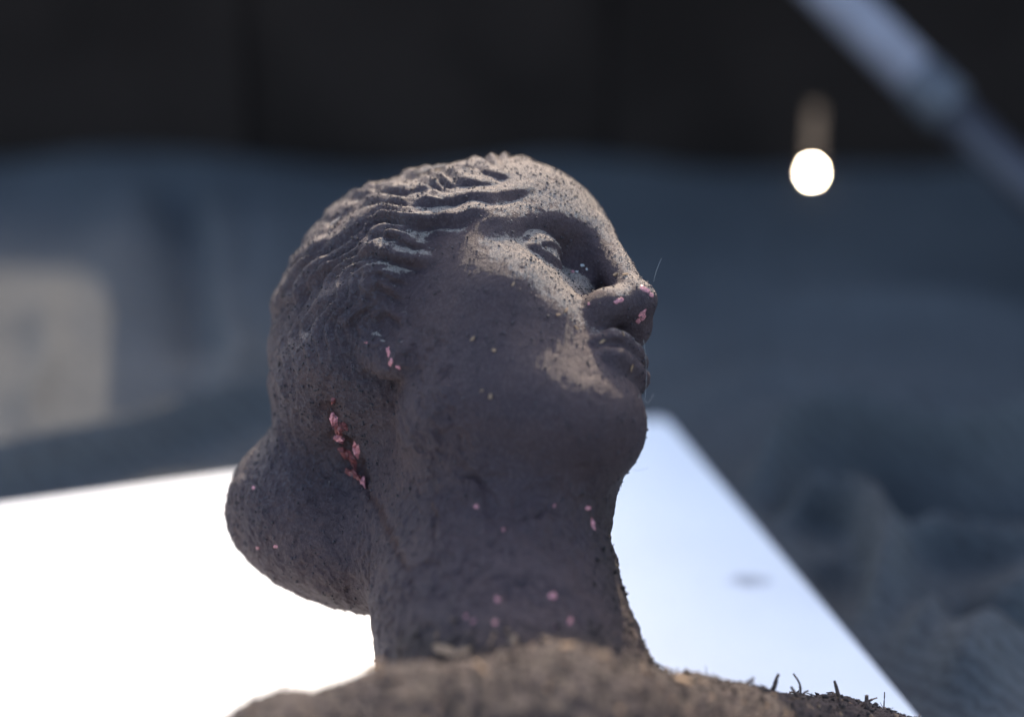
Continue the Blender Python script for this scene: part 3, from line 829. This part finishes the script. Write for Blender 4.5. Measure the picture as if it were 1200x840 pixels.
def crumbs(name, count, pick, size, m, label=None, seed=1, flat=0.6):
    """loose grains scattered over chosen vertices, one object"""
    r_ = np.random.default_rng(seed); idx = r_.choice(len(W_), count, p=pick / pick.sum())
    nrm = vnormals(W_, F_)[idx]
    ico = np.array([(0, 0, 1), (.94, 0, .3), (-.1, .9, .35), (-.85, -.2, .3), (.2, -.9, .25), (.1, .1, -.8)], float)
    tri = np.array([(0, 1, 2), (0, 2, 3), (0, 3, 4), (0, 4, 1), (5, 2, 1), (5, 3, 2), (5, 4, 3), (5, 1, 4)])
    sz = size[0] + (size[1] - size[0]) * r_.random(count) ** 3
    sc_ = sz[:, None] * r_.uniform(0.6, 1.3, (count, 3))
    q = r_.normal(size=(count, 4)); q /= np.linalg.norm(q, axis=1, keepdims=True); a, b, c, d = q.T
    R = np.stack([np.stack([1 - 2 * (c * c + d * d), 2 * (b * c - a * d), 2 * (b * d + a * c)], -1), np.stack([2 * (b * c + a * d), 1 - 2 * (b * b + d * d), 2 * (c * d - a * b)], -1),
                  np.stack([2 * (b * d - a * c), 2 * (c * d + a * b), 1 - 2 * (b * b + c * c)], -1)], 1)
    sh = ico[None] * sc_[:, None, :] * r_.uniform(0.75, 1.25, (count, 6, 1))
    vv = np.einsum('nij,nkj->nki', R, sh) + (W_[idx] + nrm * sz[:, None] * 0.25)[:, None, :]
    ff = (tri[None] + (np.arange(count) * 6)[:, None, None]).reshape(-1, 3)
    o = mesh_from(name, vv.reshape(-1, 3), ff, m, False)
    kind(o, 'stuff')
    if label: tag(o, label, 'soil')
    return o
NW = vnormals(W_, F_)
upz = np.clip(NW[:, 2], 0, 1)
crumbs('soil_crumbs', 7000, SOIL * (0.15 + upz) + 1e-9, (0.0003, 0.0020), M_CRUMB, 'dark soil crumbs scattered over the shoulder and chest', 3)
facem = (1 - SOIL) * DUST ** 2
crumbs('pale_grit', 9000, facem + 1e-9, (0.00012, 0.0006), M_GRAIN, 'fine pale grit settled on the upturned face and hair', 5)
nosey = (1 - SOIL) * DUST * sstep(60, 90, C_[:, 0]) * sstep(-20, 0, C_[:, 2])
crumbs('face_grit', 700, nosey + 1e-9, (0.0002, 0.0010), M_DARK, 'coarse dark soil grit sticking to the nose and forehead', 17)
crumbs('clay_grains', 30000, (0.45 + HAIR) * (1 - SOIL) + 1e-9, (0.00012, 0.0010), M_DARK, 'tiny dark grains roughening the hair and neck of the bust', 15)
crumbs('bark_crumbs', 350, SOIL * upz + 0.002 * upz + 1e-9, (0.0004, 0.0022), M_WOOD, 'light bark crumbs among the soil on the shoulder', 9)

def litter(name, count, pick, ln, rad, m, label, seed):
    r_ = np.random.default_rng(seed); idx = r_.choice(len(W_), count, p=pick / pick.sum()); vv, ff = [], []
    for k, i in enumerate(idx):
        n_ = NW[i]; t = r_.normal(size=3); t -= n_ * (t @ n_) * r_.uniform(0.55, 1.0); t /= np.linalg.norm(t)
        b = np.cross(t, n_); b /= np.linalg.norm(b) + 1e-9; c_ = np.cross(t, b)
        L_ = r_.uniform(*ln); R_ = r_.uniform(*rad); o = W_[i] + n_ * R_ * 0.8; bend = b * r_.normal() * L_ * 0.15
        for s_, wf in ((-0.5, 0.6), (0.0, 1.0), (0.5, 0.35)):
            p = o + t * L_ * s_ + bend * (1 - 4 * s_ * s_)
            for a in (0, 2.1, 4.2): vv.append(p + R_ * wf * (b * math.cos(a) + c_ * math.sin(a)))
        q = k * 9
        for j in (0, 3):
            for a in range(3): ff.append((q + j + a, q + j + (a + 1) % 3, q + j + 3 + (a + 1) % 3, q + j + 3 + a))
    o = mesh_from(name, vv, ff, m, False); kind(o, 'stuff'); tag(o, label, 'litter'); return o
litter('straw_litter', 220, SOIL * (0.1 + upz) + 1e-9, (0.004, 0.013), (0.00015, 0.0006), M_WOOD, 'fine tan straw litter mixed into the soil on the shoulder', 31)
litter('root_litter', 420, SOIL * (0.1 + upz) + 1e-9, (0.004, 0.016), (0.00015, 0.0007), M_TWIG, 'fine dark rootlets mixed into the soil on the shoulder', 33)

def fibre(pts, d, r0=0.00006):
    P = [view2world(at(x, y, d)) for x, y in smooth_poly(pts, 5)]
    v_, f_ = tube_mesh([p - P[0] for p in P], [r0] * len(P), 5)
    o = mesh_from('fine_fibre', v_, f_, M_FIBRE); o.location = P[0]
    return o
def dep(px, py):
    p, n_ = hit(px, py); return ((p - ORG) @ AX[1]) * 1000 if p is not None else -40
for pts, ref, lab in [([(766, 330), (769, 318), (775, 303)], (762, 340), 'hair thin fibre rising off the bridge of the nose'),
                 ([(754, 398), (757, 420), (757.5, 446), (756, 466)], (745, 420), 'hair thin thread hanging straight past the lips'),
                 ([(754, 466), (759, 472), (766, 462)], (745, 470), 'short curled fibre on the point of the chin'),
                 ([(738, 549), (748, 551), (760, 548)], (730, 548), 'fine fibre sticking out under the chin')]:
    o = fibre(pts, dep(*ref)); tag(o, lab, 'fibre')
